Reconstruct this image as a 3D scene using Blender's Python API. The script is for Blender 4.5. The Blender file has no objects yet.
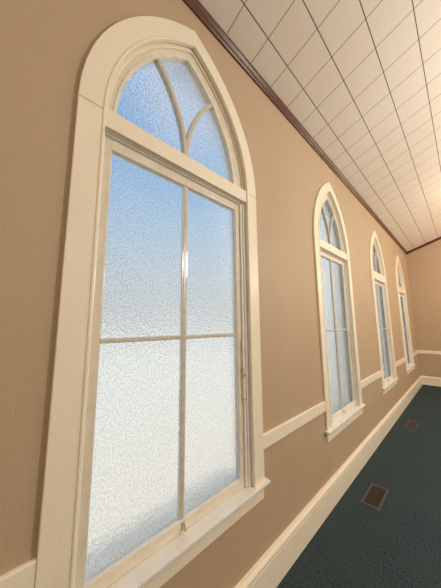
import bpy, bmesh, math
from mathutils import Vector, Matrix
C = bpy.context.scene.collection
SC = bpy.context.scene

# ------------------------------------------------------------------ camera
FL = 0.0                       # floor height
H = 1.617                      # eye height; heights below are written relative to the eye and shifted by H
F_PX, YAW, PITCH, ROLL = 228.23, 0.8182, 0.1372, -0.0081
fw = Vector((-math.sin(YAW)*math.cos(PITCH), math.cos(YAW)*math.cos(PITCH), math.sin(PITCH)))
r0 = fw.cross(Vector((0, 0, 1))).normalized()
u0 = r0.cross(fw)
rr = math.cos(ROLL)*r0 + math.sin(ROLL)*u0
uu = -math.sin(ROLL)*r0 + math.cos(ROLL)*u0
cam = bpy.data.objects.new('camera', bpy.data.cameras.new('camera'))
C.objects.link(cam)
cam.data.sensor_fit = 'HORIZONTAL'
cam.data.sensor_width = 36
cam.data.lens = F_PX/441*36
cam.data.clip_start = 0.02
cam.matrix_world = Matrix(((rr.x, uu.x, -fw.x, 1.0), (rr.y, uu.y, -fw.y, 0.0), (rr.z, uu.z, -fw.z, H), (0, 0, 0, 1)))
SC.camera = cam

# ------------------------------------------------------------------ world: pale daylight sky with soft cloud
w = bpy.data.worlds.new('sky'); SC.world = w; w.use_nodes = True
nt = w.node_tree; nt.nodes.clear()
N = nt.nodes.new; L = nt.links.new
tc = N('ShaderNodeTexCoord'); sep = N('ShaderNodeSeparateXYZ'); L(tc.outputs['Generated'], sep.inputs[0])
ramp = N('ShaderNodeValToRGB'); L(sep.outputs['Z'], ramp.inputs[0])
cr = ramp.color_ramp
cr.elements[0].position = 0.0; cr.elements[0].color = (0.55, 0.585, 0.58, 1)
cr.elements[1].position = 0.18; cr.elements[1].color = (0.52, 0.59, 0.64, 1)
for pos, col in ((0.36, (0.41, 0.55, 0.68, 1)), (0.52, (0.32, 0.50, 0.72, 1)), (0.70, (0.17, 0.37, 0.72, 1)), (0.84, (0.42, 0.52, 0.68, 1)), (0.93, (1.45, 1.42, 1.34, 1)), (1.0, (1.6, 1.55, 1.45, 1))):
    e = cr.elements.new(pos); e.color = col
def vdot(d):
    v = N('ShaderNodeVectorMath'); v.operation = 'DOT_PRODUCT'
    L(tc.outputs['Generated'], v.inputs[0]); v.inputs[1].default_value = Vector(d).normalized()
    return v.outputs['Value']
def mr(sock, a, b, lo=0, hi=1):
    m = N('ShaderNodeMapRange'); m.interpolation_type = 'SMOOTHSTEP'
    m.inputs[1].default_value = a; m.inputs[2].default_value = b; m.inputs[3].default_value = lo; m.inputs[4].default_value = hi
    L(sock, m.inputs[0]); return m.outputs[0]
noi = N('ShaderNodeTexNoise'); noi.inputs['Scale'].default_value = 3.0; noi.inputs['Detail'].default_value = 3
L(tc.outputs['Generated'], noi.inputs['Vector'])
def mixw(fac, a, col):
    m = N('ShaderNodeMix'); m.data_type = 'RGBA'
    L(fac, m.inputs[0]); L(a, m.inputs[6]); m.inputs[7].default_value = col
    return m.outputs[2]
c1 = mixw(mr(vdot((-0.47, 0.41, 0.78)), 0.979, 0.995, 0, 1.0), ramp.outputs[0], (0.74, 0.76, 0.72, 1))
c2 = mixw(mr(vdot((-0.12, 0.97, 0.30)), 0.80, 0.97, 0, 0.95), c1, (1.08, 1.17, 1.14, 1))
c3 = mixw(mr(noi.outputs['Fac'], 0.52, 0.75, 0, 0.25), c2, (0.72, 0.76, 0.78, 1))
bg = N('ShaderNodeBackground'); L(c3, bg.inputs[0]); bg.inputs[1].default_value = 1.15
wo = N('ShaderNodeOutputWorld'); L(bg.outputs[0], wo.inputs[0])

# ------------------------------------------------------------------ sun, the hall's own warm lighting and an added fill
sun = bpy.data.objects.new('sun', bpy.data.lights.new('sun', 'SUN')); C.objects.link(sun)
sun.data.energy = 1.2; sun.data.angle = math.radians(1.0); sun.data.color = (1, 0.97, 0.92)
sun.rotation_euler = Vector((-0.20, 0.10, -1.0)).to_track_quat('-Z', 'Y').to_euler()   # from behind the roof: eaves shade the strip by the wall
def area(name, loc, aim, size, power, col):
    l = bpy.data.objects.new(name, bpy.data.lights.new(name, 'AREA')); C.objects.link(l)
    l.data.shape = 'DISK'; l.data.size = size; l.data.energy = power; l.data.color = col
    l.location = loc; l.rotation_euler = (Vector(aim) - Vector(loc)).to_track_quat('-Z', 'Y').to_euler()
def lamp(name, loc, power, col, size=0.25):
    l = bpy.data.objects.new(name, bpy.data.lights.new(name, 'POINT')); C.objects.link(l)
    l.location = loc; l.data.energy = power; l.data.color = col; l.data.shadow_soft_size = size
lamp('fill_light_behind', (2.6, -2.2, 2.5), 60, (1.0, 0.958, 0.855))  # added fill behind the viewer, brightens the reveals that face it
lamp('hall_lamp_near', (3.0, 2.7, 2.9), 188, (1.0, 0.958, 0.855))
lamp('hall_lamp_middle', (3.0, 5.4, 2.9), 116, (1.0, 0.91, 0.77))
lamp('hall_lamp_far', (2.4, 7.4, 2.9), 64, (1.0, 0.75, 0.55))
lamp('ceiling_lamp_light', (1.75, 5.6, H+1.9), 16, (1.0, 0.90, 0.68), 0.12)  # unseen ceiling light just out of view, makes the glow on the tiles

SC.view_settings.view_transform = 'Standard'; SC.view_settings.look = 'None'
SC.view_settings.exposure = 0.0; SC.view_settings.gamma = 1.0; SC.view_settings.use_curve_mapping = False

# ------------------------------------------------------------------ materials
def srgb(r, g, b):
    f = lambda c: (c/255/12.92) if c/255 <= 0.04045 else ((c/255+0.055)/1.055)**2.4
    return (f(r), f(g), f(b), 1)
def mat(name, col, rough=0.5, spec=0.5, noise=None, bump=None, metallic=0.0):
    """noise = (scale, second colour, amount); bump = (scale, strength, distance)"""
    m = bpy.data.materials.new(name); m.use_nodes = True
    t = m.node_tree; b = t.nodes['Principled BSDF']
    b.inputs['Base Color'].default_value = col; b.inputs['Roughness'].default_value = rough
    b.inputs['Specular IOR Level'].default_value = spec; b.inputs['Metallic'].default_value = metallic
    tcn = t.nodes.new('ShaderNodeTexCoord')
    if noise:
        n = t.nodes.new('ShaderNodeTexNoise'); n.inputs['Scale'].default_value = noise[0]; n.inputs['Detail'].default_value = 4
        t.links.new(tcn.outputs['Object'], n.inputs['Vector'])
        mr_ = t.nodes.new('ShaderNodeMapRange'); mr_.inputs[1].default_value = 0.3; mr_.inputs[2].default_value = 0.7; mr_.inputs[4].default_value = noise[2]
        t.links.new(n.outputs['Fac'], mr_.inputs[0])
        mx = t.nodes.new('ShaderNodeMix'); mx.data_type = 'RGBA'
        mx.inputs[6].default_value = col; mx.inputs[7].default_value = noise[1]
        t.links.new(mr_.outputs[0], mx.inputs[0]); t.links.new(mx.outputs[2], b.inputs['Base Color'])
    if bump:
        n = t.nodes.new('ShaderNodeTexNoise'); n.inputs['Scale'].default_value = bump[0]; n.inputs['Detail'].default_value = 3
        t.links.new(tcn.outputs['Object'], n.inputs['Vector'])
        bp = t.nodes.new('ShaderNodeBump'); bp.inputs['Strength'].default_value = bump[1]; bp.inputs['Distance'].default_value = bump[2]
        t.links.new(n.outputs['Fac'], bp.inputs['Height']); t.links.new(bp.outputs[0], b.inputs['Normal'])
    return m
M_wall = mat('tan_wall_paint', srgb(192, 168, 140), 0.55, 0.4, (2.2, srgb(185, 161, 132), 0.6), (170, 0.35, 0.004))
M_trim = mat('cream_trim_paint', srgb(247, 237, 217), 0.32, 0.5, (6, srgb(242, 229, 208), 0.6), (120, 0.3, 0.003))
M_sash = mat('sash_paint', srgb(238, 230, 214), 0.3, 0.5, (20, srgb(210, 195, 172), 0.5), (60, 0.12, 0.002))
M_muntin = mat('muntin_paint', srgb(214, 207, 194), 0.3, 0.5, (30, srgb(180, 170, 154), 0.6))
M_stool = mat('daylit_stool_gloss', srgb(240, 241, 238), 0.12, 0.9, (9, srgb(222, 208, 188), 0.5), (25, 0.08, 0.002))  # cool white carries the window's bluish sheen on the stool
M_metal = mat('dull_metal', srgb(205, 194, 175), 0.3, 0.6, (50, srgb(160, 146, 124), 0.6), None, 0.15)
M_stop = mat('daylit_stop_paint', srgb(246, 244, 238), 0.25, 0.6, (18, srgb(234, 228, 216), 0.5))  # whiter than the trim, stands in for window light on the reveals
M_wood = mat('reddish_brown_crown', srgb(104, 60, 38), 0.3, 0.4, (14, srgb(70, 38, 24), 0.7))
M_vent = mat('vent_frame_metal', srgb(76, 77, 75), 0.45, 0.5, (40, srgb(78, 74, 68), 0.6), None, 0.2)
M_slat = mat('vent_brown_metal', srgb(56, 47, 41), 0.5, 0.5, (40, srgb(52, 42, 36), 0.6), None, 0.2)
M_dark = mat('duct_shade', srgb(22, 19, 17), 0.8)
M_ground = mat('pale_pavement', srgb(236, 230, 216), 0.8, 0.2, (0.8, srgb(228, 222, 208), 0.6))
M_ext = mat('exterior_paint', srgb(242, 240, 232), 0.6, 0.3, (5, srgb(234, 232, 224), 0.5))

def carpet():
    m = mat('carpet', srgb(78, 95, 100), 0.95, 0.1, (85, srgb(28, 40, 47), 1.0), (120, 1.0, 0.012))
    t = m.node_tree; b = t.nodes['Principled BSDF']
    mx0 = b.inputs['Base Color'].links[0].from_socket
    tcn = t.nodes.new('ShaderNodeTexCoord'); n = t.nodes.new('ShaderNodeTexNoise'); n.inputs['Scale'].default_value = 3.0; n.inputs['Detail'].default_value = 5
    t.links.new(tcn.outputs['Object'], n.inputs['Vector'])
    r = t.nodes.new('ShaderNodeMapRange'); r.inputs[1].default_value = 0.35; r.inputs[2].default_value = 0.7; r.inputs[4].default_value = 0.55
    t.links.new(n.outputs['Fac'], r.inputs[0])
    mx = t.nodes.new('ShaderNodeMix'); mx.data_type = 'RGBA'; t.links.new(r.outputs[0], mx.inputs[0]); t.links.new(mx0, mx.inputs[6]); mx.inputs[7].default_value = srgb(66, 80, 82)
    t.links.new(mx.outputs[2], b.inputs['Base Color'])
    return m
M_carpet = carpet()

def ceiling_mat():
    m = bpy.data.materials.new('ceiling_tiles'); m.use_nodes = True
    t = m.node_tree; b = t.nodes['Principled BSDF']; b.inputs['Roughness'].default_value = 0.6; b.inputs['Specular IOR Level'].default_value = 0.3
    n_ = t.nodes.new; l_ = t.links.new
    tcn = n_('ShaderNodeTexCoord'); s = n_('ShaderNodeSeparateXYZ'); l_(tcn.outputs['Object'], s.inputs[0])
    def line(sock, off, pitch, half, soft):
        a = n_('ShaderNodeMath'); a.operation = 'SUBTRACT'; l_(sock, a.inputs[0]); a.inputs[1].default_value = off - pitch/2
        p = n_('ShaderNodeMath'); p.operation = 'PINGPONG'; l_(a.outputs[0], p.inputs[0]); p.inputs[1].default_value = pitch/2
        # distance to the joint = pitch/2 - pingpong
        d = n_('ShaderNodeMath'); d.operation = 'SUBTRACT'; d.inputs[0].default_value = pitch/2; l_(p.outputs[0], d.inputs[1])
        r = n_('ShaderNodeMapRange'); r.inputs[1].default_value = half; r.inputs[2].default_value = half+soft; r.inputs[3].default_value = 1; r.inputs[4].default_value = 0
        l_(d.outputs[0], r.inputs[0]); return r.outputs[0]
    lx = line(s.outputs['X'], 0.2053, 0.2568, 0.0022, 0.002)
    ly = line(s.outputs['Y'], 0.9838, 0.2732, 0.0022, 0.002)
    n = n_('ShaderNodeTexNoise'); n.inputs['Scale'].default_value = 90; n.inputs['Detail'].default_value = 4; l_(tcn.outputs['Object'], n.inputs['Vector'])
    n2 = n_('ShaderNodeTexNoise'); n2.inputs['Scale'].default_value = 2.0; l_(tcn.outputs['Object'], n2.inputs['Vector'])
    base = n_('ShaderNodeMix'); base.data_type = 'RGBA'; base.inputs[6].default_value = srgb(240, 231, 220); base.inputs[7].default_value = srgb(226, 213, 200); l_(n.outputs['Fac'], base.inputs[0])
    b2 = n_('ShaderNodeMix'); b2.data_type = 'RGBA'; b2.inputs[7].default_value = srgb(232, 216, 203)
    r2 = n_('ShaderNodeMapRange'); r2.inputs[1].default_value = 0.35; r2.inputs[2].default_value = 0.65; r2.inputs[4].default_value = 0.4; l_(n2.outputs['Fac'], r2.inputs[0]); l_(r2.outputs[0], b2.inputs[0]); l_(base.outputs[2], b2.inputs[6])
    a = n_('ShaderNodeMix'); a.data_type = 'RGBA'; l_(lx, a.inputs[0]); l_(b2.outputs[2], a.inputs[6]); a.inputs[7].default_value = srgb(96, 74, 54)
    sc = n_('ShaderNodeMath'); sc.operation = 'MULTIPLY'; l_(ly, sc.inputs[0]); sc.inputs[1].default_value = 0.8
    c = n_('ShaderNodeMix'); c.data_type = 'RGBA'; l_(sc.outputs[0], c.inputs[0]); l_(a.outputs[2], c.inputs[6]); c.inputs[7].default_value = srgb(110, 84, 62)
    l_(c.outputs[2], b.inputs['Base Color'])
    h = n_('ShaderNodeMath'); h.operation = 'MAXIMUM'; l_(lx, h.inputs[0]); l_(ly, h.inputs[1])
    h2 = n_('ShaderNodeMath'); h2.operation = 'MULTIPLY_ADD'; l_(h.outputs[0], h2.inputs[0]); h2.inputs[1].default_value = -1.0; l_(n.outputs['Fac'], h2.inputs[2])
    bp = n_('ShaderNodeBump'); bp.inputs['Strength'].default_value = 0.25; bp.inputs['Distance'].default_value = 0.004; l_(h2.outputs[0], bp.inputs['Height']); l_(bp.outputs[0], b.inputs['Normal'])
    return m
M_ceil = ceiling_mat()

GX = -0.0415                    # middle of the panes' thickness
def glass_mat():
    m = bpy.data.materials.new('textured_obscure_glass'); m.use_nodes = True
    t = m.node_tree; t.nodes.clear(); n_ = t.nodes.new; l_ = t.links.new
    out = n_('ShaderNodeOutputMaterial'); tcn = n_('ShaderNodeTexCoord')
    # only the room-side face is figured; the outer face is smooth
    n = n_('ShaderNodeTexNoise'); n.inputs['Scale'].default_value = 95; n.inputs['Detail'].default_value = 2; l_(tcn.outputs['Object'], n.inputs['Vector'])
    geo = n_('ShaderNodeNewGeometry'); sx = n_('ShaderNodeSeparateXYZ'); l_(geo.outputs['True Normal'], sx.inputs[0])
    po = n_('ShaderNodeSeparateXYZ'); l_(tcn.outputs['Object'], po.inputs[0])
    inner = n_('ShaderNodeMath'); inner.operation = 'GREATER_THAN'; l_(po.outputs['X'], inner.inputs[0]); inner.inputs[1].default_value = GX
    st = n_('ShaderNodeMath'); st.operation = 'MULTIPLY'; l_(inner.outputs[0], st.inputs[0]); st.inputs[1].default_value = 1.0
    bp = n_('ShaderNodeBump'); bp.inputs['Distance'].default_value = 0.014; l_(st.outputs[0], bp.inputs['Strength']); l_(n.outputs['Fac'], bp.inputs['Height'])
    g = n_('ShaderNodeBsdfRefraction'); g.inputs['Roughness'].default_value = 0.2; g.inputs['IOR'].default_value = 1.16;  l_(bp.outputs[0], g.inputs['Normal'])
    n3 = n_('ShaderNodeTexNoise'); n3.inputs['Scale'].default_value = 120; n3.inputs['Detail'].default_value = 1; l_(tcn.outputs['Object'], n3.inputs['Vector'])
    r3 = n_('ShaderNodeMapRange'); r3.inputs[1].default_value = 0.32; r3.inputs[2].default_value = 0.62; r3.inputs[3].default_value = 0.87; r3.inputs[4].default_value = 1.0; l_(n3.outputs['Fac'], r3.inputs[0])
    l_(r3.outputs[0], g.inputs['Color'])
    gl = n_('ShaderNodeBsdfGlossy'); gl.inputs['Roughness'].default_value = 0.3; gl.inputs['Color'].default_value = (1, 1, 1, 1); l_(bp.outputs[0], gl.inputs['Normal'])
    mx = n_('ShaderNodeMixShader'); mx.inputs[0].default_value = 0.03
    l_(g.outputs[0], mx.inputs[1]); l_(gl.outputs[0], mx.inputs[2]); l_(mx.outputs[0], out.inputs['Surface'])
    return m
M_glass = glass_mat()

# ------------------------------------------------------------------ helpers
def obj(name, bm, m, parent=None, bevel=0.0, smooth=False):
    bmesh.ops.recalc_face_normals(bm, faces=bm.faces[:])
    me = bpy.data.meshes.new(name); bm.to_mesh(me); bm.free(); me.materials.append(m)
    if smooth:
        for p in me.polygons: p.use_smooth = True
    o = bpy.data.objects.new(name, me); C.objects.link(o)
    if parent: o.parent = parent
    if bevel:
        b = o.modifiers.new('bevel', 'BEVEL'); b.width = bevel; b.segments = 2; b.limit_method = 'ANGLE'; b.angle_limit = math.radians(40)
    return o
def box(bm, x0, x1, y0, y1, z0, z1):
    v = [bm.verts.new((x, y, z)) for x in (x0, x1) for y in (y0, y1) for z in (z0, z1)]
    for f in ((0, 1, 3, 2), (4, 6, 7, 5), (0, 4, 5, 1), (2, 3, 7, 6), (0, 2, 6, 4), (1, 5, 7, 3)):
        bm.faces.new([v[i] for i in f])
def prism(bm, ring_a, ring_b):
    a = [bm.verts.new(p) for p in ring_a]; b = [bm.verts.new(p) for p in ring_b]; n = len(a)
    for i in range(n):
        bm.faces.new((a[i], a[(i+1) % n], b[(i+1) % n], b[i]))
    bm.faces.new(a[::-1]); bm.faces.new(b)
def cyl(bm, p0, p1, r, n=12):
    p0 = Vector(p0); p1 = Vector(p1); d = (p1-p0).normalized(); a = d.orthogonal().normalized(); b = d.cross(a)
    prism(bm, [p0+r*(a*math.cos(t)+b*math.sin(t)) for t in [2*math.pi*i/n for i in range(n)]],
              [p1+r*(a*math.cos(t)+b*math.sin(t)) for t in [2*math.pi*i/n for i in range(n)]])
def empty(name, loc):
    o = bpy.data.objects.new(name, None); C.objects.link(o); o.location = loc; o.empty_display_size = 0.1; return o
def tag(o, label, cat, kind=None, group=None):
    o['label'] = label; o['category'] = cat
    if kind: o['kind'] = kind
    if group: o['group'] = group
    return o

# ------------------------------------------------------------------ room dimensions
YF, YN = 8.385, -3.2           # far and near walls
XR = 6.4                        # opposite wall
XM = XR/2                       # ridge
ZC = H + 2.069                  # ceiling height where it meets the window wall
SL = 0.33                       # ceiling slope
TH = 0.13                       # thickness of the window wall
OFF = 0.427                     # arch centres lie this far across the axis of the window
# centre, half width of casing, spring height, height of muntin
WINS = [(0.713, 0.578, H+0.938, H-0.060), (2.784, 0.525, H+0.901, H-0.063), (4.839, 0.510, H+0.885, H-0.080), (6.896, 0.510, H+0.852, H-0.098)]
CASW = 0.100                    # casing width
ZST = H - 0.973                 # top of the window stool
NA = 18
def arch(c, hw, zs, n=NA):
    """gothic arch from the left spring point over the apex to the right spring point"""
    r = hw + OFF; amax = math.acos(OFF/r); out = []
    for i in range(n+1):
        a = amax*i/n; out.append((c + OFF - r*math.cos(a), zs + r*math.sin(a)))
    for i in range(n-1, -1, -1):
        a = amax*i/n; out.append((c - OFF + r*math.cos(a), zs + r*math.sin(a)))
    return out
def band(bm, c, h_out, h_in, zs, x0, x1, zlow=None):
    """arched band between two concentric arches, with legs down to zlow"""
    o = arch(c, h_out, zs); i = arch(c, h_in, zs)
    if zlow is not None:
        o = [(c-h_out, zlow)] + o + [(c+h_out, zlow)]; i = [(c-h_in, zlow)] + i + [(c+h_in, zlow)]
    n = len(o)
    V = [[bm.verts.new((x, y, z)) for (y, z) in pts] for pts, x in ((o, x0), (o, x1), (i, x0), (i, x1))]
    oo0, oo1, ii0, ii1 = V
    for k in range(n-1):
        bm.faces.new((oo1[k], oo1[k+1], ii1[k+1], ii1[k])); bm.faces.new((oo0[k], ii0[k], ii0[k+1], oo0[k+1]))
        bm.faces.new((oo0[k], oo0[k+1], oo1[k+1], oo1[k])); bm.faces.new((ii0[k], ii1[k], ii1[k+1], ii0[k+1]))
    for k in (0, n-1):
        bm.faces.new((oo0[k], oo1[k], ii1[k], ii0[k]))

# ------------------------------------------------------------------ structure
# window wall with four pointed openings
bm = bmesh.new()
HB = ZST - 0.03                # bottom of the openings
cols = [(YN, None)]
ztop = lambda: ZC + 0.06
def vcache():
    d = {}
    def g(y, z):
        k = (round(y, 5), round(z, 5))
        if k not in d: d[k] = bm.verts.new((0, y, z))
        return d[k]
    return g
g = vcache()
def quad(y0, y1, za0, za1, zb0, zb1):
    bm.faces.new((g(y0, za0), g(y1, za1), g(y1, zb1), g(y0, zb0)))
prev = YN
for (c, hw, zs, zm) in WINS:
    ho = hw - CASW + 0.014
    quad(prev, c-ho, 0, 0, HB, HB); quad(prev, c-ho, HB, HB, ztop(), ztop())
    pts = arch(c, ho, zs)
    for k in range(len(pts)-1):
        (ya, za), (yb, zb) = pts[k], pts[k+1]
        quad(ya, yb, 0, 0, HB, HB); quad(ya, yb, za, zb, ztop(), ztop())
    prev = c+ho
quad(prev, YF+0.1, 0, 0, HB, HB); quad(prev, YF+0.1, HB, HB, ztop(), ztop())
r_ = bmesh.ops.extrude_face_region(bm, geom=bm.faces[:])
bmesh.ops.translate(bm, vec=(-TH, 0, 0), verts=[v for v in r_['geom'] if isinstance(v, bmesh.types.BMVert)])
wl = obj('wall_left', bm, M_wall)
tag(wl, 'long tan wall pierced by the row of pointed arch windows', 'wall', 'structure')
# ends of the hall
def gable(name, y0, y1, label):
    b = bmesh.new()
    P = [(0, 0), (XR, 0), (XR, ZC+.05), (XM, ZC+SL*XM+.05), (0, ZC+.05)]
    prism(b, [(x, y0, z) for x, z in P], [(x, y1, z) for x, z in P])
    o = obj(name, b, M_wall); tag(o, label, 'wall', 'structure')
gable('wall_back', YF, YF+0.1, 'tan end wall at the far end of the blue carpet')
gable('wall_front', YN-0.1, YN, 'tan end wall behind the viewer')
b = bmesh.new(); box(b, XR, XR+0.1, YN-.1, YF+.1, 0, ZC+0.05); tag(obj('wall_right', b, M_wall), 'tan side wall opposite the windows', 'wall', 'structure')
b = bmesh.new(); box(b, -TH, XR+0.1, YN-.1, YF+.1, -0.12, 0); tag(obj('floor', b, M_carpet), 'dark blue grey carpeted floor along the window wall', 'floor', 'structure')
b = bmesh.new()
for s in (1,):
    P = [(-0.30, ZC-0.30*SL+0.0), (XM, ZC+SL*XM), (XR+0.3, ZC-0.3*SL), (XR+0.3, ZC+0.12-0.3*SL), (XM, ZC+SL*XM+0.12), (-0.30, ZC-0.30*SL+0.12)]
    prism(b, [(x, YN-.1, z) for x, z in P], [(x, YF+.1, z) for x, z in P])
tag(obj('ceiling', b, M_ceil), 'sloping ceiling of pale square tiles with dark joint lines', 'ceiling', 'structure')

# outdoors: pale pavement
b = bmesh.new(); box(b, -60, -TH, -40, 60, -0.75, -0.6)
tag(obj('ground', b, M_ground), 'pale open ground seen blurred through the obscure glass', 'ground', 'structure')
b = bmesh.new(); box(b, -TH-0.02, -TH, YN-.1, YF+.1, -0.6, -0.0)
tag(obj('trim_plinth', b, M_ext), 'outer plinth below the window wall', 'plinth', 'structure')

# baseboards
def run(name, prof, pa, pb, m, label, cat, bevel=0.002):
    """profile (out, up) swept from pa to pb; outward = left-hand side is given by axis"""
    b_ = bmesh.new()
    prism(b_, [pa(o, z) for o, z in prof], [pb(o, z) for o, z in prof])
    o_ = obj(name, b_, m, bevel=bevel)
    tag(o_, label, cat, 'structure'); return o_
zt = H - 1.390
base_prof = [(0, 0), (0.020, 0), (0.020, zt-0.062), (0.017, zt-0.056), (0.017, zt-0.050), (0.027, zt-0.043), (0.027, zt-0.026), (0.022, zt-0.018), (0.014, zt-0.008), (0.012, zt), (0, zt)]
run('baseboard_left', base_prof, lambda o, z: (o, YN, z), lambda o, z: (o, YF, z), M_trim, 'tall cream baseboard with a moulded cap under the windows', 'baseboard')
run('baseboard_back', base_prof, lambda o, z: (0.0, YF-o, z), lambda o, z: (XR, YF-o, z), M_trim, 'cream baseboard along the far end wall', 'baseboard')
run('baseboard_right', base_prof, lambda o, z: (XR-o, YN, z), lambda o, z: (XR-o, YF, z), M_trim, 'cream baseboard along the side wall opposite the windows', 'baseboard')
# chair rails
ra, rb = H-0.801, H-0.713
rail_prof = [(0, ra), (0.015, ra), (0.016, ra+0.004), (0.016, rb-0.005), (0.013, rb), (0, rb)]
ends = [YN] + [v for (c, hw, zs, zm) in WINS for v in (c-hw, c+hw)] + [YF]
rl = ['cream chair rail meeting the near side of the largest window', 'cream chair rail between the largest window and the next one',
      'cream chair rail between the second and third windows', 'cream chair rail between the two farthest windows', 'short cream chair rail between the farthest window and the corner']
for i in range(5):
    run('trim_%d' % (i+1), rail_prof, lambda o, z, y=ends[2*i]: (o, y, z), lambda o, z, y=ends[2*i+1]: (o, y, z), M_trim, rl[i], 'chair rail')
run('trim_6', rail_prof, lambda o, z: (0, YF-o, z), lambda o, z: (XR, YF-o, z), M_trim, 'cream chair rail across the far end wall', 'chair rail')
# brown crown mouldings under the ceiling
cp = [(0, -0.062), (0.011, -0.062), (0.014, -0.057), (0.014, -0.051), (0.009, -0.048), (0.014, -0.042), (0.022, -0.026), (0.032, -0.012), (0.036, -0.008), (0.038, 0.008), (0, 0.0)]
cz = ZC
run('trim_7', [(o, cz+z+0.004) for o, z in cp], lambda o, z: (o, YN, z), lambda o, z: (o, YF, z), M_wood, 'reddish brown crown moulding where the window wall meets the ceiling', 'crown moulding', 0.0015)
cpb = [(0, -0.060), (0.011, -0.060), (0.014, -0.045), (0.034, -0.018), (0.042, 0.0), (0, 0.004)]
run('trim_8', cpb, lambda o, z: (0.0, YF-o, ZC+z), lambda o, z: (XM, YF-o, ZC+SL*XM+z), M_wood, 'reddish brown crown moulding climbing along the far end wall', 'crown moulding', 0.0015)

# ------------------------------------------------------------------ windows
def bar_along(bm, pts, w, x0, x1):
    """a bar of width w following pts (y, z), between depths x0 and x1"""
    n = len(pts); Lf, Rt = [], []
    for i, (y, z) in enumerate(pts):
        a = pts[max(i-1, 0)]; c_ = pts[min(i+1, n-1)]
        d = Vector((c_[0]-a[0], c_[1]-a[1])).normalized(); nn = Vector((-d.y, d.x))*w/2
        Lf.append((y+nn.x, z+nn.y)); Rt.append((y-nn.x, z-nn.y))
    ring = Lf + Rt[::-1]
    A = [bm.verts.new((x0, y, z)) for y, z in ring]; B = [bm.verts.new((x1, y, z)) for y, z in ring]; m_ = len(ring)
    for i in range(m_):
        bm.faces.new((A[i], A[(i+1) % m_], B[(i+1) % m_], B[i]))
    for i in range(n-1):
        j = m_-1-i
        bm.faces.new((A[i], A[j], A[j-1], A[i+1])); bm.faces.new((B[i], B[i+1], B[j-1], B[j]))

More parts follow.
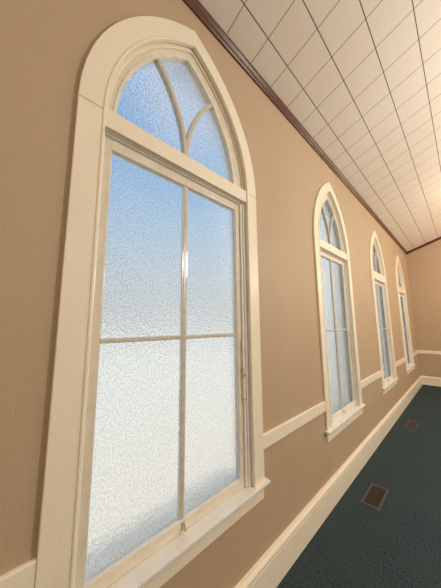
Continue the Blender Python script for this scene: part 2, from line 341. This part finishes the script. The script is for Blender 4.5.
WL = ['large pointed arch window nearest the viewer, filling the left of the view',
      'second pointed arch window along the wall, past the largest one',
      'third pointed arch window along the wall, between the second and the farthest',
      'narrow looking pointed arch window farthest away, next to the room corner']
for k, (c, hw, zs, zm) in enumerate(WINS):
    W = empty('window_%d' % (k+1), (0, c, ZST)); tag(W, WL[k], 'window', 'structure')
    hi = hw - CASW                      # inner half width of the casing
    zb = zs - (0.070 if k < 2 else 0.115); ztb = zs + 0.020   # transom bar
    def P(name, bm_, m_, par=None, bevel=0.0015, label=None, smooth=False):
        o_ = obj(name, bm_, m_, None, bevel, smooth)
        par = par or W
        o_.parent = par
        base = W.location.copy()
        o_.data.transform(Matrix.Translation(-base))
        if label: o_['label'] = label
        return o_
    # casing: arched head and two legs, with a hairline joint at the spring
    q = bmesh.new(); band(q, c, hw, hi, zs+0.0012, 0, 0.020); P('arched_casing', q, M_trim, bevel=0.003)
    for s in (-1, 1):
        q = bmesh.new(); y0, y1 = sorted((c+s*hi, c+s*hw)); box(q, 0, 0.020, y0, y1, ZST, zs-0.0012); P('side_casing', q, M_trim, bevel=0.003)
    # bead round the inner edge of the casing
    q = bmesh.new(); band(q, c, hi+0.007, hi-0.006, zs, 0.000, 0.0245, ZST); P('casing_bead', q, M_trim, bevel=0.004)
    # jamb lining through the wall
    q = bmesh.new(); band(q, c, hi+0.014, hi, zs, -TH-0.005, 0.0, ZST-0.03); P('jamb_lining', q, M_trim, bevel=0)
    # stops and beads
    q = bmesh.new(); band(q, c, hi, hi-0.022, zs, -0.018, -0.006, zs-0.01); P('arch_stop', q, M_trim, bevel=0.004)
    for s in (-1, 1):
        q = bmesh.new(); y0, y1 = sorted((c+s*(hi-(0.044 if k == 0 and s > 0 else 0.018)), c+s*hi)); box(q, -0.024, -0.012, y0, y1, ZST, zb); P('stop_bead', q, M_stop, bevel=0.004)
        q = bmesh.new(); y0, y1 = sorted((c+s*(hi-(0.026 if k == 0 and s > 0 else 0.009)), c+s*hi)); box(q, -0.011, -0.003, y0, y1, ZST, zb); P('jamb_strip', q, M_stop, bevel=0.0015)
    # transom bar
    q = bmesh.new(); box(q, -0.08, 0.016, c-hi, c+hi, zb, ztb); TB = P('transom_bar', q, M_trim, bevel=0.003)
    q = bmesh.new(); box(q, -0.024, -0.012, c-hi, c+hi, zb-0.014, zb); box(q, -0.010, -0.003, c-hi, c+hi, zb-0.006, zb); P('transom_stop', q, M_sash, TB, 0.003)
    # upper fixed light
    gh = hi - 0.078
    c_axis = c; c = c - (0.025 if k == 0 else 0)      # the glazed frames of the first window sit a little off its axis
    q = bmesh.new(); band(q, c, hi+(0.036 if k == 0 else 0.006), gh, zs, -0.060, -0.018, zs-0.005); box(q, -0.060, -0.018, c-hi, c+hi, zs+0.0, ztb+0.02); UF = P('arch_frame', q, M_sash, bevel=0.003)
    q = bmesh.new(); band(q, c, gh+0.012, gh-0.004, zs, -0.038, -0.014, zs+0.02); P('glazing_bead', q, M_sash, UF, 0.003)
    # two crossing tracery bars: same radius as the arch, meeting over the middle of the bar
    for s in (-1, 1):
        r = gh + OFF
        cc = c + s*(-(r))               # centre so that the arc passes the axis at the spring
        # arc leans toward -s ; ends where it meets the arch on that side: centre of that arch is c + s*OFF
        mid = (cc + (c + s*OFF))/2
        amax = math.acos(min(1, abs(mid-cc)/r))
        pts = [(cc + s*r*math.cos(amax*i/14), zs + r*math.sin(amax*i/14)) for i in range(15)]
        pts[0] = (c, zs+0.02)
        q = bmesh.new(); bar_along(q, pts, 0.027, -0.048, -0.016 + (0.0015 if s > 0 else 0)); P('tracery_bar', q, M_muntin, UF, 0.004)
    q = bmesh.new(); pts = [(c-gh-.02, ztb+0.005)] + arch(c, gh+0.02, zs)[1:-1] + [(c+gh+.02, ztb+0.005)]
    pts = [(y, z) for y, z in pts if z >= ztb+0.004]
    A = [(-0.0435, y, z) for y, z in pts]; B = [(-0.0395, y, z) for y, z in pts]; prism(q, A, B); P('glass_pane', q, M_glass, UF, 0, 'pointed upper pane of obscure glass')
    # lower sash
    c = c_axis - (0.016 if k == 0 else 0)
    so = hi - (0.016 if k == 0 else 0.004); zt_ = zb - 0.016; z0 = ZST + 0.002
    gs = so - (0.050 if k == 0 else 0.055); gt = zt_ - 0.050; gb = ZST + 0.052
    xs0, xs1 = -0.062, -0.025
    S = empty('sash', (0, 0, 0)); S.parent = W
    for s in (-1, 1):
        q = bmesh.new(); y0, y1 = sorted((c+s*gs, c+s*so)); box(q, xs0, xs1, y0, y1, z0, zt_); P('stile', q, M_sash, S, 0.003)
    q = bmesh.new(); box(q, xs0, xs1, c-gs, c+gs, gt, zt_); P('top_rail', q, M_sash, S, 0.003)
    q = bmesh.new(); box(q, xs0, xs1, c-gs, c+gs, z0, gb); P('bottom_rail', q, M_sash, S, 0.003)
    q = bmesh.new(); box(q, xs0+0.008, xs1-0.003, c-0.011, c+0.011, gb, gt); P('muntin', q, M_muntin, S, 0.004)
    q = bmesh.new(); box(q, xs0+0.010, xs1-0.005, c-gs, c+gs, zm-0.010, zm+0.010); P('muntin', q, M_muntin, S, 0.004)
    q = bmesh.new(); box(q, -0.0435, -0.0395, c-gs-0.008, c+gs+0.008, gb-0.008, gt+0.008); P('glass_pane', q, M_glass, S, 0)
    # thin white glazing beads round each pane
    q = bmesh.new()
    for (ya, yb) in ((c-gs, c-0.011), (c+0.011, c+gs)):
        for (za, zb_) in ((gb, zm-0.010), (zm+0.010, gt)):
            box(q, -0.0395, -0.030, ya, ya+0.005, za, zb_); box(q, -0.0395, -0.030, yb-0.005, yb, za, zb_)
    P('glazing_bead', q, M_stool, S, 0.0015)
    q = bmesh.new(); box(q, -0.0395, -0.028, c-gs, c+gs, gb-0.001, gb+0.007); P('glazing_lip', q, M_stool, S, 0.002)
    # hook latch in the middle of the bottom rail
    q = bmesh.new(); box(q, xs1, xs1+0.004, c-0.004, c+0.014, gb-0.038, gb-0.004); cyl(q, (xs1+0.003, c+0.005, gb-0.014), (xs1+0.014, c+0.005, gb-0.014), 0.004)
    hp = [(xs1+0.014+0.010*math.sin(a), c+0.005, gb-0.024+0.010*math.cos(a)) for a in [math.radians(d) for d in range(0, 220, 30)]]
    for a_, b_ in zip(hp[:-1], hp[1:]): cyl(q, a_, b_, 0.0032, 8)
    P('latch', q, M_metal, S, 0, smooth=False)
    # vertical stay on the far stile
    ys = c + so - 0.012
    q = bmesh.new(); box(q, xs1, xs1+0.016, ys-0.008, ys+0.006, H-0.475, H-0.095)
    ST = P('sash_stay', q, M_sash, S, 0.003)
    q = bmesh.new(); cyl(q, (xs1+0.012, ys, H-0.315), (xs1+0.026, ys, H-0.315), 0.006); box(q, xs1+0.010, xs1+0.019, ys-0.014, ys+0.008, H-0.335, H-0.327); cyl(q, (xs1+0.010, ys, H-0.462), (xs1+0.022, ys, H-0.462), 0.005)
    box(q, xs1+0.010, xs1+0.018, ys-0.010, ys-0.004, H-0.30, H-0.27)
    P('stay_catch', q, M_metal, S, 0.001)
    c = c_axis
    # stool, apron and outer sill
    q = bmesh.new(); hs = hw + 0.026
    Pp = [(-0.066, c-hi+.001), (0.0, c-hi+.001), (0.0, c-hs), (0.046, c-hs), (0.046, c+hs), (0.0, c+hs), (0.0, c+hi-.001), (-0.066, c+hi-.001)]
    prism(q, [(x, y, ZST-0.022) for x, y in Pp], [(x, y, ZST) for x, y in Pp]); P('stool', q, M_stool, bevel=0.005)
    q = bmesh.new(); box(q, 0, 0.014, c-hw+.004, c+hw-.004, H-1.078, ZST-0.022); P('apron', q, M_trim, bevel=0.003)
    q = bmesh.new()
    prism(q, [(x, c-hi+.002, z) for x, z in ((-0.064, ZST+0.030), (-TH-0.10, ZST+0.005), (-TH-0.10, ZST-0.030), (-0.064, ZST-0.020))],
             [(x, c+hi-.002, z) for x, z in ((-0.064, ZST+0.030), (-TH-0.10, ZST+0.005), (-TH-0.10, ZST-0.030), (-0.064, ZST-0.020))])
    P('outer_sill', q, M_ext, bevel=0.002)

# ------------------------------------------------------------------ floor registers
def register(y0, y1, x0, x1, label):
    xc, yc = (x0+x1)/2, (y0+y1)/2
    R_ = empty('floor_vent', (xc, yc, 0)); tag(R_, label, 'vent', group='floor vents beside the baseboard')
    hx, hy = (x1-x0)/2, (y1-y0)/2; fwid = 0.018
    q = bmesh.new()
    for a in ((-hx, -hx+fwid, -hy, hy), (hx-fwid, hx, -hy, hy), (-hx+fwid, hx-fwid, -hy, -hy+fwid*1.5), (-hx+fwid, hx-fwid, hy-fwid*1.5, hy)):
        box(q, a[0], a[1], a[2], a[3], 0, 0.006)
    o_ = obj('frame', q, M_vent, R_, 0.002)
    q = bmesh.new(); n = 12
    for i in range(n):
        yy = -hy+fwid*1.5 + (2*hy-fwid*3)*(i+0.5)/n
        box(q, -hx+fwid, hx-fwid, yy-0.0095, yy+0.0095, 0.0012, 0.0042)
    box(q, -0.003, 0.003, -hy+fwid*1.5, hy-fwid*1.5, 0.001, 0.0048)
    obj('louver', q, M_slat, R_)
    q = bmesh.new(); box(q, -hx+fwid, hx-fwid, -hy+fwid*1.5, hy-fwid*1.5, 0, 0.0011); obj('duct_shade_sheet', q, M_dark, R_)  # dark sheet on the floor, painted shade under the louvers
register(2.52, 2.895, 0.160, 0.308, 'brown floor vent in the carpet nearest the viewer, opposite the second window')
register(4.80, 5.14, 0.155, 0.290, 'brown floor vent farther along the carpet, near the third window')
